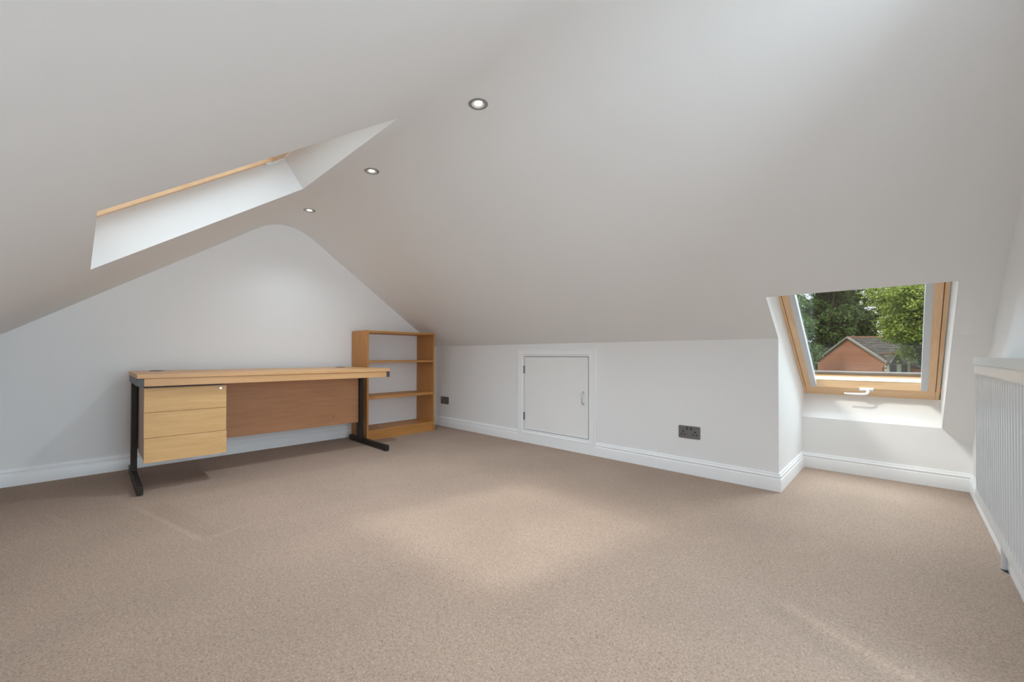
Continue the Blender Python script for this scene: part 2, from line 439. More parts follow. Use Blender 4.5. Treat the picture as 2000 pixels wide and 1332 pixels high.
pth = [(hx, 0.0, 0.416), (hx, -0.018, 0.416), (hx, -0.025, 0.419), (hx, -0.028, 0.426), (hx, -0.028, 0.506), (hx, -0.025, 0.513), (hx, -0.018, 0.516), (hx, 0.0, 0.516)]
tube(bm, pth, 0.0045, 12)
for z in (0.416, 0.516): tube(bm, [(hx, -0.001, z), (hx, -0.005, z)], 0.0075, 14)
h = obj('handle', bm, CHROME, door, smooth=True, angle=50); h['label'] = 'slim chrome pull handle'

# ------------------------------------------------------------------ roof windows
def frameM(origin, xdir, sdir, ndir):
    return Matrix(((xdir.x, sdir.x, ndir.x, origin.x), (xdir.y, sdir.y, ndir.y, origin.y), (xdir.z, sdir.z, ndir.z, origin.z), (0, 0, 0, 1)))
def fbar(bm, M, a, b): box(bm, a, b, M)

def window(name, M, w, h, label, channels=True):
    """M maps (across, up slope, outward from the inner edge of the frame)"""
    root = bpy.data.objects.new(name, None); COL.objects.link(root); root.matrix_world = M
    struct(root, label, 'window')
    fw, fb = 0.017, 0.100
    bm = bmesh.new()
    box(bm, (0, -0.011, 0.0), (fw, h, 0.115)); box(bm, (w - fw, -0.011, 0.0), (w, h, 0.115))
    obj('side_frame', bm, PINEY, root, bevel=0.002)
    bm = bmesh.new()
    box(bm, (fw, -0.011, 0.0), (w - fw, fb - 0.006, 0.115)); box(bm, (fw, h - 0.05, 0.0), (w - fw, h, 0.115))
    obj('cross_frame', bm, PINEX, root, bevel=0.003)
    # sash
    s0, s1 = fw + 0.003, w - fw - 0.003
    b0, t0 = fb, h - 0.055
    sw = 0.035
    bm = bmesh.new()
    box(bm, (s0, b0, -0.004), (s0 + sw, t0, 0.07)); box(bm, (s1 - sw, b0, -0.004), (s1, t0, 0.07))
    sash = obj('sash', bm, PINEY, root, bevel=0.002)
    bm = bmesh.new()
    x0, x1 = s0 + sw, s1 - sw
    prism(bm, [(x0, b0, -0.004), (x0, b0 + 0.009, -0.004), (x0, b0 + 0.037, 0.039), (x0, b0 + 0.037, 0.07), (x0, b0, 0.07)], (x1 - x0, 0, 0))
    prism(bm, [(x0, t0, -0.004), (x0, t0 - 0.03, -0.004), (x0, t0 - 0.055, 0.034), (x0, t0 - 0.055, 0.07), (x0, t0, 0.07)], (x1 - x0, 0, 0))
    obj('sash_rail', bm, PINEX, root, bevel=0.0015)
    # pale blind channels on the inside of the stiles
    for a in ((x0 - 0.001, x1 - 0.031) if channels else ()):
        boxes('blind_channel', [((a, b0 + 0.009, -0.0045), (a + 0.032, t0 - 0.03, 0.036))], RAILG, root, bevel=0.002)
    p = boxes('glazing_unit', [((x0 - 0.005, b0 + 0.033, 0.040), (x1 + 0.005, t0 - 0.05, 0.058))], GLASS, root)
    bm = bmesh.new()
    for a, b in (((x0 + 0.031, b0 + 0.0371, 0.0383), (x1 - 0.031, b0 + 0.0386, 0.0398)),): box(bm, a, b)
    obj('glazing_seal', bm, BLACKP, root)
    # outside cover of the frame
    bm = bmesh.new()
    box(bm, (-0.03, -0.05, 0.116), (w + 0.03, b0 + 0.03, 0.125)); box(bm, (-0.03, h - 0.09, 0.116), (w + 0.03, h + 0.05, 0.125))
    box(bm, (-0.03, b0 + 0.03, 0.116), (0.03, h - 0.09, 0.125)); box(bm, (w - 0.03, b0 + 0.03, 0.116), (w + 0.03, h - 0.09, 0.125))
    obj('flashing', bm, FLASH, root)
    return root, x0, x1, b0
# window in the alcove
M1 = frameM(Vector((XA, 0, 0)) + sc0 + NR * TR, Vector((1, 0, 0)), SR, NR)
w1, x0, x1, b0 = window('window_1', M1, XB - XA - 0.006, 1.366, 'pine framed roof window with white lever handle above the alcove sill')
hnd = bmesh.new()
bx, bs = 0.366, b0 + 0.008
box(hnd, (bx - 0.036, bs - 0.010, -0.016), (bx + 0.036, bs + 0.010, -0.003))
tube(hnd, [(bx + 0.008, bs, -0.014), (bx + 0.008, bs, -0.034), (bx + 0.004, bs - 0.001, -0.044), (bx - 0.010, bs - 0.002, -0.049), (bx - 0.030, bs - 0.002, -0.050), (bx - 0.100, bs - 0.002, -0.050), (bx - 0.118, bs - 0.002, -0.049)],
     [0.009, 0.0085, 0.009, 0.009, 0.008, 0.0065, 0.006], 14)
h = obj('handle', hnd, PLASTW, w1, bevel=0.0, smooth=True, angle=40); h['label'] = 'white lever handle'
# skylight over the desk side
lo = Vector((SKX1, SKY0, zL(SKY0)))
M2 = frameM(lo + NL * TL, Vector((-1, 0, 0)), SL, NL)
hs = (SKY1 - SKY0) / math.cos(THL)
w2, a_, b_, c_ = window('window_2', M2, SKX1 - SKX0, hs + 0.001, 'pine framed skylight set deep in the left ceiling slope', False)
bw_ = SKX1 - SKX0
bm = bmesh.new(); box(bm, (bw_ - 0.050, hs - 0.135, -0.012), (bw_ - 0.012, hs - 0.105, -0.0005))
tube(bm, [(bw_ - 0.031, hs - 0.115, -0.010), (bw_ - 0.031, hs - 0.065, -0.009)], 0.008, 10)
h = obj('blind_bracket', bm, PLASTW, w2, smooth=True); h['label'] = 'small white blind bracket'

# ------------------------------------------------------------------ desk
DZ = 0.711
DROT = math.radians(-0.8)
desk = thing('office_desk', 'light oak desk on black cantilever legs with three hanging drawers along the gable wall', 'desk', (0.088, -2.694, 0), DROT)
DW, DD = 1.612, 0.755
bm = bmesh.new(); box(bm, (0, 0, DZ - 0.025), (DD, DW, DZ))
obj('desktop', bm, DESKTOP, desk, bevel=0.002)
boxes('front_rail', [((DD - 0.028, 0.031, DZ - 0.072), (DD - 0.006, DW - 0.031, DZ - 0.026))], DESKTOP, desk, bevel=0.001)
boxes('back_rail', [((0.05, 0.033, DZ - 0.070), (0.07, DW - 0.033, DZ - 0.026))], DESKTOP, desk, bevel=0.001)
for y0 in (0.0015, DW - 0.0325):
    y1 = y0 + 0.031
    bm = bmesh.new()
    box(bm, (0.02, y0, DZ - 0.071), (DD - 0.005, y1, DZ - 0.0255))
    arm = obj('top_arm', bm, CAPM, desk, bevel=0.002)
    bm = bmesh.new()
    box(bm, (0.185, y0, 0.045), (0.265, y1, DZ - 0.071))
    up = obj('leg', bm, BLACKM, desk, bevel=0.003)
    bm = bmesh.new()
    box(bm, (0.03, y0, 0.006), (DD - 0.010, y1, 0.052))
    ft = obj('foot', bm, BLACKM, desk, bevel=0.003)
    for gx in (0.07, DD - 0.05):
        bm = bmesh.new(); lathe(bm, [(0, 0.0), (0.014, 0.0), (0.014, 0.004), (0.006, 0.005), (0.006, 0.008), (0, 0.008)], 20, Matrix.Translation((gx, (y0 + y1) / 2, 0)))
        obj('glide', bm, BLACKP, ft, smooth=True)
bm = bmesh.new(); box(bm, (0.205, 0.033, 0.192), (0.223, DW - 0.033, DZ - 0.026))
mp = obj('modesty_panel', bm, MODEST, desk, bevel=0.001); mp['label'] = 'darker beech modesty panel'
for (yy, zz) in ((1.345, 0.265), (DW - 0.055, 0.245)):
    bm = bmesh.new(); lathe(bm, [(0, 0), (0.004, 0), (0.004, 0.001), (0, 0.0015)], 14, Matrix.Translation((0.223, yy, zz)) @ Matrix.Rotation(PI / 2, 4, 'Y'))
    obj('screw_cap', bm, BLACKP, mp, smooth=True)
for yy in (0.14, DW - 0.16):
    bm = bmesh.new(); lathe(bm, [(0, 0.0008), (0.034, 0.0008), (0.036, 0.003), (0.040, 0.003), (0.042, 0.0)], 36, Matrix.Translation((0.115, yy, DZ)))
    obj('cable_port', bm, BLACKP, desk, smooth=True)
# hanging drawers
py0, py1, px0, px1 = 0.0345, 0.443, 0.29, 0.710
PZ0, PZ1 = 0.180, 0.625
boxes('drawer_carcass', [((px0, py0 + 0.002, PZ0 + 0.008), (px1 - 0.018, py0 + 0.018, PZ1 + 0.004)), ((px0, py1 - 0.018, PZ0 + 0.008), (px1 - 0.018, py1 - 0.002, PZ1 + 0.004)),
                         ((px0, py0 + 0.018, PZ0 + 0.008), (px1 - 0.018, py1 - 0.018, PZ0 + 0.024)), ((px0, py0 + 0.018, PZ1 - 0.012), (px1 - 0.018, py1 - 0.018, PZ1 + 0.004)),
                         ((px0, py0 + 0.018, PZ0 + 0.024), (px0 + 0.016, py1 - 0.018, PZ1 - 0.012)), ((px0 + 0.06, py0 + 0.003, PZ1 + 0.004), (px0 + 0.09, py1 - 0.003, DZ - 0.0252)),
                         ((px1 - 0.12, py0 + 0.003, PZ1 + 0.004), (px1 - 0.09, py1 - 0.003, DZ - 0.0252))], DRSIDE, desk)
for (z0, z1, sh) in ((0.4805, PZ1, 0.0), (0.3285, 0.4785, 0.0), (PZ0, 0.3265, 0.0045)):
    bm = bmesh.new(); box(bm, (px1 - 0.017, py0 + sh * 0.2, z0), (px1 + sh * 0.6, py1 + sh * 0.4, z1))
    dr = obj('drawer', bm, DRAWERW, desk, bevel=0.0008)
    if z1 == PZ1:
        bm = bmesh.new(); lathe(bm, [(0, 0.004), (0.0022, 0.004), (0.0085, 0.005), (0.0100, 0.003), (0.0105, 0)], 28, Matrix.Translation((px1, py1 - 0.035, PZ1 - 0.015)) @ Matrix.Rotation(PI / 2, 4, 'Y'))
        box(bm, (px1 + 0.003, py1 - 0.0362, PZ1 - 0.020), (px1 + 0.0052, py1 - 0.0338, PZ1 - 0.010))
        lk = obj('lock', bm, CHROME, dr, smooth=True); lk['label'] = 'round silver lock'

# ------------------------------------------------------------------ bookcase
BX0, BX1, BY0, BY1, BZ = 0.020, 0.337, -1.036, -0.2485, 1.0665
bc = thing('bookcase', 'open honey oak bookcase with three shelves and no back in the far corner', 'bookcase', (BX0, BY0, 0), 0)
bd, bw = BX1 - BX0, BY1 - BY0
for y in (0, bw - 0.019):
    boxes('side_panel', [((0, y, 0), (bd, y + 0.019, BZ))], BCASEV, bc, bevel=0.001)
boxes('top_panel', [((0.002, 0.019, BZ - 0.022), (bd - 0.003, bw - 0.019, BZ - 0.002))], BCASEH, bc, bevel=0.001)
for zt, th, dx in ((0.770, 0.018, 0.004), (0.424, 0.026, 0.004), (0.098, 0.020, 0.004)):
    boxes('shelf', [((0.004, 0.019, zt - th), (bd - dx, bw - 0.019, zt))], BCASEH, bc, bevel=0.001)
boxes('plinth', [((bd - 0.028, 0.019, 0.0), (bd - 0.010, bw - 0.019, 0.078))], BCASEH, bc, bevel=0.001)
boxes('back_rail', [((0.006, 0.019, 0.0), (0.022, bw - 0.019, 0.078))], BCASEH, bc, bevel=0.001)

# ------------------------------------------------------------------ sockets
def socket(x, z, label):
    t = thing('power_socket', label, 'socket', (x, 0, z), 0, 'double sockets on the knee wall')
    w, hh = 0.147, 0.086
    bm = bmesh.new()
    c = 0.006
    out = [(c, 0), (w - c, 0), (w - c * 0.3, c * 0.3), (w, c), (w, hh - c), (w - c * 0.3, hh - c * 0.3), (w - c, hh), (c, hh), (c * 0.3, hh - c * 0.3), (0, hh - c), (0, c), (c * 0.3, c * 0.3)]
    prism(bm, [(px, 0, pz) for px, pz in out], (0, -0.0055, 0))
    p = obj('face_plate', bm, PLATE, t, bevel=0.001)
    for cx in (0.060, 0.087):
        bm = bmesh.new(); box(bm, (cx - 0.0065, -0.0085, 0.058), (cx + 0.0065, -0.005, 0.078))
        obj('rocker_switch', bm, INSERT, t, bevel=0.0008)
    for cx in (0.034, 0.113):
        for (dx, dz, ww, h2) in ((0, 0.006, 0.006, 0.011), (-0.011, -0.013, 0.0085, 0.0055), (0.011, -0.013, 0.0085, 0.0055)):
            bm = bmesh.new(); box(bm, (cx + dx - ww / 2 - 0.0014, -0.0062, 0.040 + dz - h2 / 2 - 0.0014), (cx + dx + ww / 2 + 0.0014, -0.0050, 0.040 + dz + h2 / 2 + 0.0014))
            s = obj('pin_shutter', bm, INSERT, t)
            boxes('pin_hole', [((cx + dx - ww / 2, -0.0066, 0.040 + dz - h2 / 2), (cx + dx + ww / 2, -0.0060, 0.040 + dz + h2 / 2))], HOLE, s)
    for cx in (0.0735 - 0.0603, 0.0735 + 0.0603):
        bm = bmesh.new(); lathe(bm, [(0, 0.001), (0.0028, 0.001), (0.0032, 0)], 14, Matrix.Translation((cx, -0.0055, 0.040)) @ Matrix.Rotation(PI / 2, 4, 'X'))
        obj('screw', bm, STEEL, t, smooth=True)
    return t
s1 = socket(2.908, 0.2485, 'grey metal double power socket right of the access hatch')
dup(s1, (0.121, 0, 0.258), 'grey metal double power socket in the corner beside the bookcase', 'double sockets on the knee wall')

# ------------------------------------------------------------------ downlights
zt = 2.003
def downlight(x, label):
    t = thing('downlight', label, 'light', (x, -1.657, zt), 0, 'recessed downlights along the ridge')
    bm = bmesh.new()
    lathe(bm, [(0.0465, 0.001), (0.0465, -0.002), (0.043, -0.0045), (0.034, -0.0055), (0.0305, -0.0045), (0.029, -0.002), (0.0285, 0.0)], 56)
    obj('trim_ring', bm, RING, t, smooth=True, angle=60)
    bm = bmesh.new()
    lathe(bm, [(0.0292, -0.0024), (0.0195, 0.0008), (0.0175, -0.0002)], 40)
    obj('reflector', bm, REFL, t, smooth=True)
    bm = bmesh.new()
    lathe(bm, [(0.0180, -0.0002), (0.015, -0.0018), (0.0, -0.003)], 40)
    b = obj('lamp', bm, BULB, t, smooth=True, angle=80); b['label'] = 'glowing white lamp'
    return t
dl = downlight(2.628, 'round recessed downlight nearest the camera, largest of the three along the ridge')
dup(dl, (1.609, -1.657, zt), 'middle round recessed downlight just right of the skylight tip')
dup(dl, (0.574, -1.657, zt), 'far round recessed downlight closest to the gable wall above the desk')

# ------------------------------------------------------------------ radiator
RY1, RL = -0.368, 1.05          # left end seen from the room, length
RX = 4.276                      # front face
RZ0, RZ1 = 0.238, 0.803
rad = thing('radiator', 'white ribbed panel radiator with grille top on the right wall', 'radiator', (RX, RY1, 0), 0)
def panel(front, depth, sign):
    bm = bmesh.new()
    pitch = 0.0400
    zs = [RZ0, RZ0 + 0.004, RZ0 + 0.040, RZ0 + 0.048, RZ0 + 0.060, RZ1 - 0.066, RZ1 - 0.054, RZ1 - 0.046, RZ1 - 0.004, RZ1]
    gz = [0, 0, 0, 0.45, 1, 1, 0.45, 0, 0, 0]
    ez = [0.008, 0.0, 0, 0, 0, 0, 0, 0, 0.0, 0.004]
    n = int((RL - 0.02) / pitch)
    ys = [0.0, -0.004]; gy = [0.0, 0.0]; ey = [0.006, 0.0]
    y = -(RL - n * pitch) / 2
    for i in range(n):
        for f, g in ((0.0, 0), (0.28, 0.0), (0.36, 1.0), (0.64, 1.0), (0.72, 0.0)):
            ys.append(y - pitch * f); gy.append(g); ey.append(0)
        y -= pitch
    ys += [y, -RL + 0.004, -RL]; gy += [0, 0, 0]; ey += [0, 0, 0.006]
    grid = []
    for yy, g, e1 in zip(ys, gy, ey):
        grid.append([bm.verts.new((front + sign * (e1 + e2 + 0.009 * (1 - g) * q), yy, z)) for z, q, e2 in zip(zs, gz, ez)])
    for a, b in zip(grid, grid[1:]):
        for k in range(len(zs) - 1): bm.faces.new([a[k], a[k + 1], b[k + 1], b[k]])
    # back
    q = [bm.verts.new((front + sign * depth, yy, zz)) for yy, zz in ((0, RZ0), (0, RZ1), (-RL, RZ1), (-RL, RZ0))]
    bm.faces.new(q)
    def rim(line, a, b):
        bm.faces.new(line + [b, a])
    rim([g[-1] for g in grid], q[1], q[2]); rim([g[0] for g in grid], q[0], q[3])
    rim(grid[0], q[0], q[1]); rim(grid[-1], q[3], q[2])
    return bm
fp = obj('front_panel', panel(0.0, 0.016, 1), RADW, rad, smooth=True, angle=35)
boxes('back_panel', [((0.050, -RL, RZ0), (0.066, 0, RZ1))], RADW, rad, bevel=0.003)
bm = bmesh.new()
box(bm, (-0.002, -RL - 0.002, RZ1 - 0.012), (0.003, 0.002, RZ1 + 0.017)); box(bm, (0.065, -RL - 0.002, RZ1 - 0.012), (0.069, 0.002, RZ1 + 0.017))
yy = 0.0
while yy > -RL:
    box(bm, (0.003, yy - 0.012, RZ1 + 0.010), (0.065, yy - 0.004, RZ1 + 0.016)); yy -= 0.016
box(bm, (0.031, -RL, RZ1 + 0.009), (0.036, 0, RZ1 + 0.0165))
obj('top_grille', bm, RADW, rad)
for y in (0.0015, -RL - 0.0035):
    boxes('side_cover', [((0.004, y, RZ0 + 0.012), (0.064, y + 0.002, RZ1 + 0.008))], RADW, rad)
for y in (-0.20, -RL + 0.20):
    boxes('bracket', [((0.066, y - 0.02, RZ0 + 0.08), (XL - RX - 0.0005, y + 0.02, RZ1 - 0.08))], RADW, rad)
bm = bmesh.new()
pp = (0.066, -0.095)
tube(bm, [(pp[0], pp[1], 0.0), (pp[0], pp[1], RZ0 + 0.01)], 0.0085, 16)
pp_ = obj('pipe', bm, RADW, rad, smooth=True)
bm = bmesh.new(); prism(bm, [(pp[0] - 0.010, pp[1] - 0.002, 0.0), (pp[0] - 0.006, pp[1] - 0.016, 0.0), (pp[0] + 0.006, pp[1] - 0.040, 0.0), (pp[0] + 0.008, pp[1] + 0.004, 0.0)], (0, 0, 0.0012))
cl = obj('pipe_hole', bm, HOLE, pp_); cl['label'] = 'dark hole in the carpet at the pipe foot'

# ------------------------------------------------------------------ outside
CAM = Vector((4.0595, -2.931, 0.8265))
YAW = 0.7602
FW = Vector((-math.sin(YAW), math.cos(YAW), 0)); RT = Vector((math.cos(YAW), math.sin(YAW), 0))
GZ = -5.6
def place(X, Z, z=GZ): 
    p = CAM + RT * X + FW * Z
    return Vector((p.x, p.y, z))
GRASS = plain('mown_grass', (0.075, 0.13, 0.03), 0.9, spec=0.1, var=0.3, vscale=1.2)
bm = bmesh.new(); c = place(30, 45)
box(bm, (c.x - 80, c.y - 70, GZ - 0.3), (c.x + 80, c.y + 70, GZ))
struct(obj('ground', bm, GRASS), 'grass ground around the houses outside', 'ground')

def brick_mat():
    m, nt, b = new_mat('red_brickwork')
    tc = nt.nodes.new('ShaderNodeTexCoord'); mp = nt.nodes.new('ShaderNodeMapping')
    mp.inputs['Rotation'].default_value = (PI / 2, 0, 0)
    nt.links.new(tc.outputs['Object'], mp.inputs['Vector'])
    br = nt.nodes.new('ShaderNodeTexBrick'); br.inputs['Scale'].default_value = 1.0
    br.inputs['Color1'].default_value = (0.46, 0.155, 0.080, 1); br.inputs['Color2'].default_value = (0.37, 0.115, 0.058, 1); br.inputs['Mortar'].default_value = (0.36, 0.20, 0.13, 1)
    br.inputs['Brick Width'].default_value = 0.225; br.inputs['Row Height'].default_value = 0.075; br.inputs['Mortar Size'].default_value = 0.008
    nt.links.new(mp.outputs['Vector'], br.inputs['Vector']); nt.links.new(br.outputs['Color'], b.inputs['Base Color'])
    b.inputs['Roughness'].default_value = 0.9; b.inputs['Specular IOR Level'].default_value = 0.1
    return m
def tile_mat():
    m, nt, b = new_mat('grey_brown_roof_tiles')
    tc = nt.nodes.new('ShaderNodeTexCoord')
    sp = nt.nodes.new('ShaderNodeSeparateXYZ'); nt.links.new(tc.outputs['Object'], sp.inputs[0])
    n = nt.nodes.new('ShaderNodeTexNoise'); n.inputs['Scale'].default_value = 2.5; n.inputs['Detail'].default_value = 5
    nt.links.new(tc.outputs['Object'], n.inputs['Vector'])
    cr = nt.nodes.new('ShaderNodeValToRGB')
    cr.color_ramp.elements[0].color = (0.085, 0.075, 0.066, 1); cr.color_ramp.elements[0].position = 0.3
    cr.color_ramp.elements[1].color = (0.150, 0.135, 0.120, 1); cr.color_ramp.elements[1].position = 0.7
    nt.links.new(n.outputs['Fac'], cr.inputs['Fac']); nt.links.new(cr.outputs['Color'], b.inputs['Base Color'])
    b.inputs['Roughness'].default_value = 0.85; b.inputs['Specular IOR Level'].default_value = 0.2
    return m
BRICK = brick_mat(); TILE = tile_mat()
RIDGE = plain('terracotta_ridge_tile', (0.25, 0.115, 0.065), 0.85, var=0.2, vscale=4)
VERGE = plain('pale_mortar_verge', (0.27, 0.245, 0.22), 0.9, var=0.2, vscale=5)
RENDER = plain('cream_render', (0.72, 0.71, 0.66), 0.85, spec=0.15)
PANED = plain('dark_leaded_pane', (0.05, 0.045, 0.05), 0.2)
SILL = plain('brown_tile_sill', (0.25, 0.10, 0.06), 0.8)
GUTTER = plain('brown_gutter', (0.06, 0.045, 0.04), 0.5)
WHITEP = plain('white_upvc', (0.75, 0.75, 0.74), 0.4)

# house frame: local x runs along the ridge, local -y down the slope that shows, gable wall at x = 0
house = bpy.data.objects.new('house', None); COL.objects.link(house)
rd = RT * 0.998 - FW * 0.065
house.location = place(32.66, 40.0); house.rotation_euler = (0, 0, math.atan2(rd.y, rd.x))
tag(house, 'red brick house with grey tiled roof and white rendered bay across the garden', 'house')
HW = 4.62                                   # half width over the roof edges
PZ = 1.783 + 0.8265 - GZ; EZ = 0.8265 - 0.615 - GZ
RS = (PZ - EZ) / HW                         # rise per metre
WY = HW - 0.22                              # wall face
zroof = lambda y: PZ - RS * abs(y)
HL = 5.3
def gable(x0, x1):
    bm = bmesh.new()
    prism(bm, [(x0, -WY, 0), (x0, WY, 0), (x0, WY, zroof(WY) - 0.1), (x0, 0, PZ - 0.1), (x0, -WY, zroof(WY) - 0.1)], (x1 - x0, 0, 0))
    return bm
obj('gable_wall', gable(0.12, 0.4), BRICK, house)
bm = bmesh.new()
box(bm, (0.4, -WY, 0), (HL, -WY + 0.28, zroof(WY) - 0.1)); box(bm, (0.4, WY - 0.28, 0), (HL, WY, zroof(WY) - 0.1)); box(bm, (HL - 0.3, -WY + 0.28, 0), (HL, WY - 0.28, zroof(WY) - 0.1))
obj('side_wall', bm, BRICK, house)
def courses(x0, x1, ya, za, yb, zb, rows, th=0.05):
    """tiled slope in stepped courses, from eaves (a) to ridge (b)"""
    bm = bmesh.new()
    a = Vector((0, ya, za)); b = Vector((0, yb, zb)); d = (b - a); ln = d.length; d = d / ln
    n = Vector((0, -d.z, d.y)); n = n if n.z > 0 else -n
    st = ln / rows
    for i in range(rows):
        p = a + d * (st * i); q = a + d * (st * (i + 1) + 0.02)
        pts = [(x0, (p - n * 0.02).y, (p - n * 0.02).z), (x0, (q - n * 0.03).y, (q - n * 0.03).z), (x0, (q + n * 0.004).y, (q + n * 0.004).z), (x0, (p + n * th).y, (p + n * th).z)]
        prism(bm, pts, (x1 - x0, 0, 0))
    return bm
obj('roof_slope', courses(0.0, HL + 0.1, -HW, EZ, 0, PZ, 15), TILE, house)
obj('roof_slope', courses(0.0, HL + 0.1, HW, EZ, 0, PZ, 15), TILE, house)
bm = bmesh.new()
for i in range(int(HL / 0.45) + 1):
    tube(bm, [(i * 0.45, 0, PZ + 0.0), (0.43 + i * 0.45, 0, PZ + 0.0)], 0.11, 10)
obj('ridge_tiles', bm, RIDGE, house)
for s_ in (-1, 1):
    bm = bmesh.new()
    prism(bm, [(-0.06, s_ * HW, EZ - 0.09), (-0.06, 0, PZ - 0.09), (-0.06, 0, PZ + 0.07), (-0.06, s_ * HW, EZ + 0.07)], (0.20, 0, 0))
    obj('verge', bm, VERGE, house)
bm = bmesh.new()
tube(bm, [(0.0, -HW - 0.03, EZ - 0.02), (HL, -HW - 0.03, EZ - 0.02)], 0.055, 10)
tube(bm, [(0.02, -HW, EZ - 0.06), (0.06, -WY + 0.05, EZ - 0.30), (0.06, -WY + 0.32, EZ - 0.42), (0.06, -WY + 0.32, 0)], 0.035, 8)
obj('gutter', bm, GUTTER, house)
# rendered front with two small windows under the eaves
bm = bmesh.new()
box(bm, (0.14, -WY - 0.03, 2.6), (2.05, -WY + 0.05, zroof(WY) - 0.09))
for i in range(9): box(bm, (0.02, -WY - 0.03, 2.7 + i * 0.34), (0.14, -WY + 0.05, 2.87 + i * 0.34))
obj('rendered_wall', bm, RENDER, house)
zw = 0.8265 - GZ
for (xa, xb2) in ((0.34, 0.90), (1.30, 1.76)):
    f = boxes('window', [((xa, -WY - 0.07, zw - 1.56), (xb2, -WY - 0.02, zw - 0.74))], GUTTER, house)
    boxes('pane', [((xa + 0.05 + k * (xb2 - xa - 0.05) / 2, -WY - 0.08, zw - 1.51), (xa + (k + 1) * (xb2 - xa - 0.05) / 2, -WY - 0.06, zw - 0.79)) for k in (0, 1)], PANED, f)
    boxes('sill', [((xa - 0.08, -WY - 0.18, zw - 1.66), (xb2 + 0.08, -WY - 0.02, zw - 1.56))], SILL, f)
# gablet above the left window
gx, gw, gz1 = 0.72, 0.52, zw + 0.15
gy0 = -HW - 0.10; gz0 = zw - 0.62
bm = bmesh.new()
prism(bm, [(gx - gw, gy0, gz0), (gx + gw, gy0, gz0), (gx, gy0, gz1)], (0, 1.9, 0))
obj('gablet', bm, TILE, house)
for s_ in (-1, 1):
    bm = bmesh.new()
    prism(bm, [(gx + s_ * gw, gy0 - 0.04, gz0 - 0.03), (gx, gy0 - 0.04, gz1 - 0.03), (gx, gy0 - 0.04, gz1 + 0.07), (gx + s_ * (gw + 0.06), gy0 - 0.04, gz0 - 0.03)], (0, 0.10, 0))
    obj('gablet_verge', bm, VERGE, house)
bm = bmesh.new()
for i in range(4): tube(bm, [(gx, gy0 + i * 0.42, gz1 + 0.04), (gx, gy0 + 0.40 + i * 0.42, gz1 + 0.04)], 0.07, 8)
obj('gablet_ridge', bm, RIDGE, house)
# lower wing to the right
WH = 1.22 + 0.8265 - GZ
bm = bmesh.new(); box(bm, (HL + 0.1, -WY + 0.3, 0), (HL + 8, 3.2, EZ + 0.1))
obj('wing_wall', bm, BRICK, house)
obj('wing_roof', courses(HL - 0.9, HL + 8.3, -HW + 0.2, EZ + 0.10, -0.6, WH, 12), TILE, house)
obj('wing_roof', courses(HL + 0.1, HL + 8.3, 3.4, EZ + 0.10, -0.6, WH, 12), TILE, house)
bm = bmesh.new()
for i in range(18): tube(bm, [(HL + 0.1 + i * 0.45, -0.6, WH + 0.02), (HL + 0.53 + i * 0.45, -0.6, WH + 0.02)], 0.11, 10)
obj('wing_ridge', bm, RIDGE, house)
bm = bmesh.new(); box(bm, (HL + 1.3, -0.7, WH - 0.6), (HL + 2.0, -0.1, WH + 0.45)); box(bm, (HL + 1.22, -0.78, WH + 0.45), (HL + 2.08, -0.02, WH + 0.58))
obj('chimney', bm, BRICK, house)

gar = thing('garage', 'low brick garage with grey tiled roof beside the white rendered bay', 'garage', house.location, house.rotation_euler.z)
boxes('wall', [((2.12, -WY - 1.3, 0), (6.6, -WY - 0.05, zw - 1.12))], BRICK, gar)
obj('roof', courses(1.98, 6.8, -WY - 1.5, zw - 1.15, -WY - 0.04, zw - 0.70, 4), TILE, gar)
bm = bmesh.new(); tube(bm, [(1.98, -WY - 1.52, zw - 1.13), (6.8, -WY - 1.52, zw - 1.13)], 0.055, 8); tube(bm, [(2.75, -WY - 1.36, zw - 1.14), (2.75, -WY - 1.36, 0)], 0.035, 8); obj('gutter', bm, GUTTER, gar)

# trees --------------------------------------------------------------
def leaf_mat(name, a, b_, trans=0.25):
    m, nt, b = new_mat(name)
    tc = nt.nodes.new('ShaderNodeTexCoord')
    n = nt.nodes.new('ShaderNodeTexNoise'); n.inputs['Scale'].default_value = 1.1; n.inputs['Detail'].default_value = 3
    nt.links.new(tc.outputs['Object'], n.inputs['Vector'])
    gi = nt.nodes.new('ShaderNodeNewGeometry')
    mxf = nt.nodes.new('ShaderNodeMath'); mxf.operation = 'MULTIPLY_ADD'
    nt.links.new(gi.outputs['Random Per Island'], mxf.inputs[0]); mxf.inputs[1].default_value = 0.55
    hf = nt.nodes.new('ShaderNodeMath'); hf.operation = 'MULTIPLY'; nt.links.new(n.outputs['Fac'], hf.inputs[0]); hf.inputs[1].default_value = 0.5
    nt.links.new(hf.outputs[0], mxf.inputs[2])
    cr = nt.nodes.new('ShaderNodeValToRGB')
    cr.color_ramp.elements[0].position = 0.15; cr.color_ramp.elements[0].color = (*a, 1)
    cr.color_ramp.elements[1].position = 0.85; cr.color_ramp.elements[1].color = (*b_, 1)
    nt.links.new(mxf.outputs[0], cr.inputs['Fac']); nt.links.new(cr.outputs['Color'], b.inputs['Base Color'])
    b.inputs['Roughness'].default_value = 0.6; b.inputs['Specular IOR Level'].default_value = 0.2
    tr = nt.nodes.new('ShaderNodeBsdfTranslucent'); nt.links.new(cr.outputs['Color'], tr.inputs['Color'])
    mx = nt.nodes.new('ShaderNodeMixShader'); mx.inputs[0].default_value = trans
    out = nt.nodes['Material Output']
    nt.links.new(b.outputs[0], mx.inputs[1]); nt.links.new(tr.outputs[0], mx.inputs[2]); nt.links.new(mx.outputs[0], out.inputs[0])
    return m
LEAFA = leaf_mat('bright_yellow_green_leaves', (0.120, 0.190, 0.028), (0.420, 0.500, 0.110))
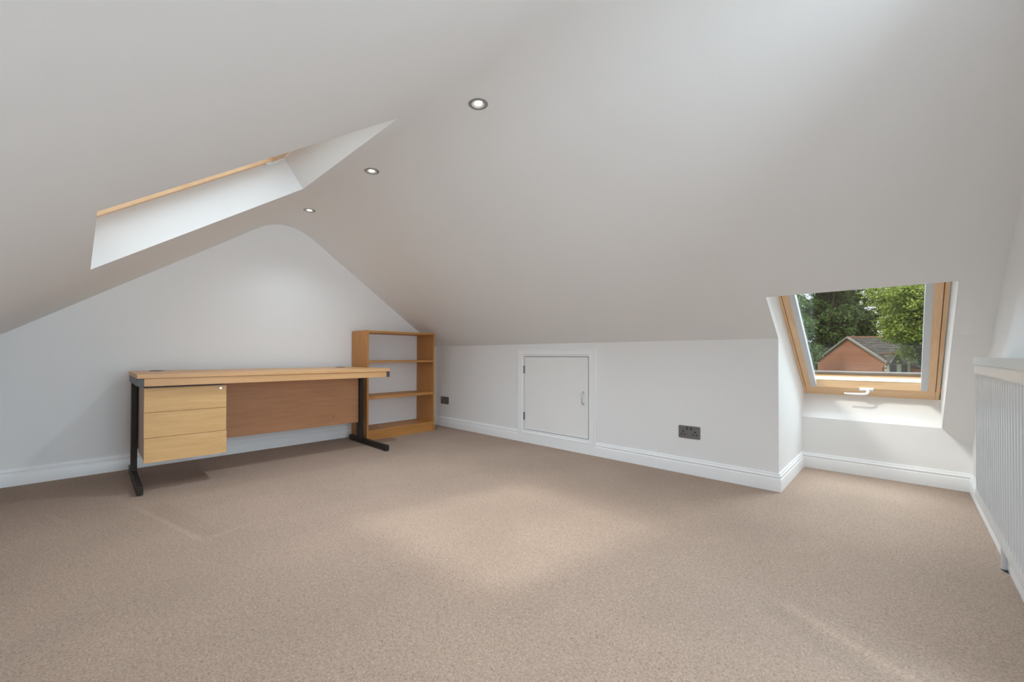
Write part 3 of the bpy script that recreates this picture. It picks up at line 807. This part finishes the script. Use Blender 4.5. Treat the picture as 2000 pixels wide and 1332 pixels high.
LEAFB = leaf_mat('dark_green_leaves', (0.026, 0.058, 0.014), (0.110, 0.175, 0.045), 0.2)
LEAFC = leaf_mat('mid_green_leaves', (0.060, 0.120, 0.040), (0.190, 0.290, 0.100), 0.2)
BARK = plain('grey_brown_bark', (0.045, 0.040, 0.030), 0.95, var=0.3, vscale=6)

def tree(base, clumps, leaf, nleaf, size, label, seed):
    """clumps: [(offset from base x,y,z, radius)]"""
    rng = random.Random(seed)
    t = thing('tree', label, 'tree', base, 0, 'trees beyond the window')
    bm = bmesh.new()
    top = max(c[0][2] for c in clumps)
    mid = Vector((sum(c[0][0] for c in clumps) / len(clumps), sum(c[0][1] for c in clumps) / len(clumps), top * 0.72))
    trunk = [Vector((0, 0, 0)), Vector((0.1, 0.05, top * 0.2)), Vector((mid.x * 0.25, mid.y * 0.25, top * 0.42)), mid]
    tube(bm, trunk, [0.42, 0.32, 0.26, 0.10], 12)
    for (cx, cy, cz), r in clumps:
        s = trunk[2].lerp(trunk[1], rng.random() * 0.6); e = Vector((cx, cy, cz))
        m_ = s.lerp(e, 0.5) + Vector((rng.uniform(-.4, .4), rng.uniform(-.4, .4), 0.5))
        tube(bm, [s, m_, e], [0.09, 0.06, 0.02], 8)
        for _ in range(3):
            q = e + Vector((rng.uniform(-1, 1), rng.uniform(-1, 1), rng.uniform(-.6, 1))) * r * 0.8
            tube(bm, [m_, m_.lerp(q, 0.5) + Vector((0, 0, 0.2)), q], [0.05, 0.035, 0.015], 6)
    obj('trunk', bm, BARK, t, smooth=True)
    verts, faces = [], []
    tot = sum(r * r for _, r in clumps)
    for (cx, cy, cz), r in clumps:
        n = int(nleaf * r * r / tot)
        # twigs: small tufts spread over the clump surface, each with its own leaves
        nt_ = max(6, n // 22)
        for _ in range(nt_):
            d = Vector((rng.gauss(0, 1), rng.gauss(0, 1), rng.gauss(0, 1))).normalized()
            k = r * (0.55 + 0.5 * rng.random()); d2 = Vector((d.x, d.y, d.z * 0.8))
            c = Vector((cx, cy, cz)) + d2 * k
            tr_ = 0.30 + 0.30 * rng.random()
            for _ in range(22):
                p = c + Vector((rng.gauss(0, 1), rng.gauss(0, 1), rng.gauss(0, 0.6))) * tr_ * 0.6
                nn = (d * 0.7 + Vector((rng.gauss(0, 1), rng.gauss(0, 1), rng.gauss(0, 1) + 0.8)) * 0.6).normalized()
                u = nn.orthogonal().normalized(); u = (Matrix.Rotation(rng.random() * 6.283, 3, nn) @ u); w = nn.cross(u)
                s = size * (0.6 + 0.8 * rng.random())
                i0 = len(verts)
                verts += [p - u * s * 0.5, p + w * s * 0.33 - nn * s * 0.08, p + u * s * 0.5, p - w * s * 0.33 - nn * s * 0.08]
                faces.append((i0, i0 + 1, i0 + 2, i0 + 3))
    me = bpy.data.meshes.new('foliage'); me.from_pydata(verts, [], faces); me.materials.append(leaf)
    o = bpy.data.objects.new('foliage', me); COL.objects.link(o); o.parent = t
    return t
def crown(X, Z, zc, w, h, dpt, n, r, seed):
    rng = random.Random(seed); out = []
    for _ in range(n):
        while True:
            a, b, c = rng.uniform(-1, 1), rng.uniform(-1, 1), rng.uniform(-1, 1)
            if a * a + b * b + c * c < 1: break
        v = RT * (X + a * w) + FW * (Z + b * dpt)
        out.append((v.x, v.y, zc - GZ + c * h, r * rng.uniform(0.75, 1.25)))
    return out
def mk(bX, bZ, cr, leaf, n, size, label, seed):
    base = place(bX, bZ)
    cl = []
    for (vx, vy, z, r) in cr:
        cl.append(((CAM.x + vx - base.x, CAM.y + vy - base.y, z), r))
    tree(base, cl, leaf, n, size, label, seed)
# bright sycamore on the right, between here and the far part of the house
mk(34.0, 33.0, crown(33.2, 33.0, 4.6, 4.3, 3.4, 2.6, 24, 1.25, 1) + crown(31.5, 32.6, 2.9, 1.6, 1.0, 1.2, 5, 0.8, 2) + crown(33.6, 33.6, 1.2, 1.6, 0.7, 1.0, 4, 0.75, 3), LEAFA, 26000, 0.20,
   'bright yellow-green leafy tree overhanging the tiled roof', 11)
# dark trees behind the house
mk(46.5, 60.0, crown(46.2, 60.0, 8.0, 3.0, 7.5, 3.0, 42, 1.5, 4), LEAFB, 28000, 0.32, 'dark green tree with bare branches showing, behind the brick gable', 12)
mk(52.5, 66.0, crown(52.0, 66.0, 7.0, 5.0, 7.0, 3.0, 32, 1.7, 5), LEAFB, 17000, 0.34, 'dark green tree behind the house ridge', 13)
mk(59.5, 64.0, crown(59.5, 64.0, 5.5, 5.2, 5.5, 3.0, 26, 1.7, 6), LEAFB, 14000, 0.36, 'dark tree behind the right end of the roof', 14)
mk(45.5, 58.0, crown(45.0, 57.0, 0.2, 4.2, 2.6, 2.2, 16, 1.4, 7), LEAFB, 12000, 0.32, 'low dark tree just behind the left roof slope', 15)
# nearer tree on the left
mk(27.6, 40.5, crown(27.6, 40.5, 2.4, 1.3, 5.4, 1.8, 22, 0.95, 8), LEAFC, 18000, 0.22, 'mid-green tree left of the brick gable', 16)
mk(34.5, 52.0, crown(34.2, 52.0, -1.5, 2.4, 3.6, 2.2, 14, 1.3, 9), LEAFC, 10000, 0.28, 'shrubby green tree in the gap left of the house', 17)

# ------------------------------------------------------------------ light
SKY = 0.85
DAY = (0.73, 0.89, 1.0)
LED = (0.77, 0.905, 1.0)
wd = bpy.data.worlds.new('overcast_sky'); sc.world = wd; wd.use_nodes = True
nt = wd.node_tree; bg = nt.nodes['Background']
tcw = nt.nodes.new('ShaderNodeTexCoord'); nz = nt.nodes.new('ShaderNodeTexNoise'); nz.inputs['Scale'].default_value = 2.5; nz.inputs['Detail'].default_value = 5
nt.links.new(tcw.outputs['Generated'], nz.inputs['Vector'])
crw = nt.nodes.new('ShaderNodeValToRGB'); crw.color_ramp.elements[0].color = (0.80, 0.87, 0.97, 1); crw.color_ramp.elements[1].color = (1.0, 1.0, 1.0, 1)
crw.color_ramp.elements[0].position = 0.35; crw.color_ramp.elements[1].position = 0.6
nt.links.new(nz.outputs['Fac'], crw.inputs['Fac']); nt.links.new(crw.outputs['Color'], bg.inputs['Color'])
# overcast sky: three times brighter overhead than at the horizon
sz = nt.nodes.new('ShaderNodeSeparateXYZ'); nt.links.new(tcw.outputs['Generated'], sz.inputs[0])
g1 = nt.nodes.new('ShaderNodeMath'); g1.operation = 'MAXIMUM'; nt.links.new(sz.outputs['Z'], g1.inputs[0]); g1.inputs[1].default_value = 0.0
g2 = nt.nodes.new('ShaderNodeMath'); g2.operation = 'MULTIPLY_ADD'; nt.links.new(g1.outputs[0], g2.inputs[0]); g2.inputs[1].default_value = 2.0; g2.inputs[2].default_value = 1.0
g3 = nt.nodes.new('ShaderNodeMath'); g3.operation = 'MULTIPLY'; nt.links.new(g2.outputs[0], g3.inputs[0]); g3.inputs[1].default_value = SKY
nt.links.new(g3.outputs[0], bg.inputs['Strength'])

def lamp(kind, name, loc, energy, col=(1, 1, 1), **k):
    l = bpy.data.lights.new(name, kind); l.energy = energy; l.color = col
    for a, v in k.items(): setattr(l, a, v)
    o = bpy.data.objects.new(name, l); COL.objects.link(o); o.location = loc
    return o
sun = lamp('SUN', 'sun', (0, 0, 20), 1.7, (1.0, 0.95, 0.86), angle=math.radians(6))
sun.rotation_euler = Vector((0.35, 0.55, -0.85)).to_track_quat('-Z', 'Y').to_euler()
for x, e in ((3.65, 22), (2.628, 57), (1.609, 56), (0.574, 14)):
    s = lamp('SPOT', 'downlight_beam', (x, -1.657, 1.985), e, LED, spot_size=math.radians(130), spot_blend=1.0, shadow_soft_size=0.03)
# added fill lamp at the landing end behind the camera, no window there
a = lamp('AREA', 'landing_fill', (6.3, -2.25, 0.95), 59, DAY, shape='RECTANGLE', size=1.5, size_y=1.4)
a.rotation_euler = Vector((-1, 0.05, 0.05)).to_track_quat('-Z', 'Y').to_euler()
# added lamp outside the skylight, boosts the daylight falling in
SKYLAMP = lamp('AREA', 'skylight_boost', tuple(Vector(((SKX0 + SKX1) / 2, (SKY0 + SKY1) / 2, zL((SKY0 + SKY1) / 2))) + NL * 0.55), 3.5, DAY, shape='RECTANGLE', size=1.5, size_y=1.5, spread=math.radians(125))
SKYLAMP.rotation_euler = (-NL).to_track_quat('-Z', 'Y').to_euler()
WINLAMP = lamp('AREA', 'window_boost', tuple(Vector(((XA + XB) / 2, 0.35, zR(0.35))) + NR * 1.25), 50, DAY, shape='RECTANGLE', size=0.8, size_y=0.8)  # extra lamp added beyond the glass to brighten the alcove side
WINLAMP.rotation_euler = (-NR).to_track_quat('-Z', 'Y').to_euler()

# ------------------------------------------------------------------ camera
cd = bpy.data.cameras.new('camera'); cam = bpy.data.objects.new('camera', cd); COL.objects.link(cam)
PITCH, ROLL = 0.0079, 0.0013
F2 = FW * math.cos(PITCH) + Vector((0, 0, math.sin(PITCH))); U2 = Vector((0, 0, math.cos(PITCH))) - FW * math.sin(PITCH)
R3 = RT * math.cos(ROLL) + U2 * math.sin(ROLL); U3 = U2 * math.cos(ROLL) - RT * math.sin(ROLL)
cam.matrix_world = Matrix(((R3.x, U3.x, -F2.x, CAM.x), (R3.y, U3.y, -F2.y, CAM.y), (R3.z, U3.z, -F2.z, CAM.z), (0, 0, 0, 1)))
cd.sensor_width = 36.0; cd.sensor_fit = 'HORIZONTAL'; cd.lens = 36.0 * 801.35 / 2000.0
cd.shift_x = 0.0; cd.shift_y = (687.48 - 666.0) / 2000.0
cd.clip_start = 0.02; cd.clip_end = 500
sc.camera = cam

sc.view_settings.view_transform = 'Standard'; sc.view_settings.look = 'None'
sc.view_settings.gamma = 1.0; sc.view_settings.use_curve_mapping = False
sc.view_settings.exposure = 0.06
sc.cycles.use_denoising = True
sc.cycles.max_bounces = 14; sc.cycles.diffuse_bounces = 8; sc.cycles.transparent_max_bounces = 16
sc.cycles.sample_clamp_indirect = 6.0
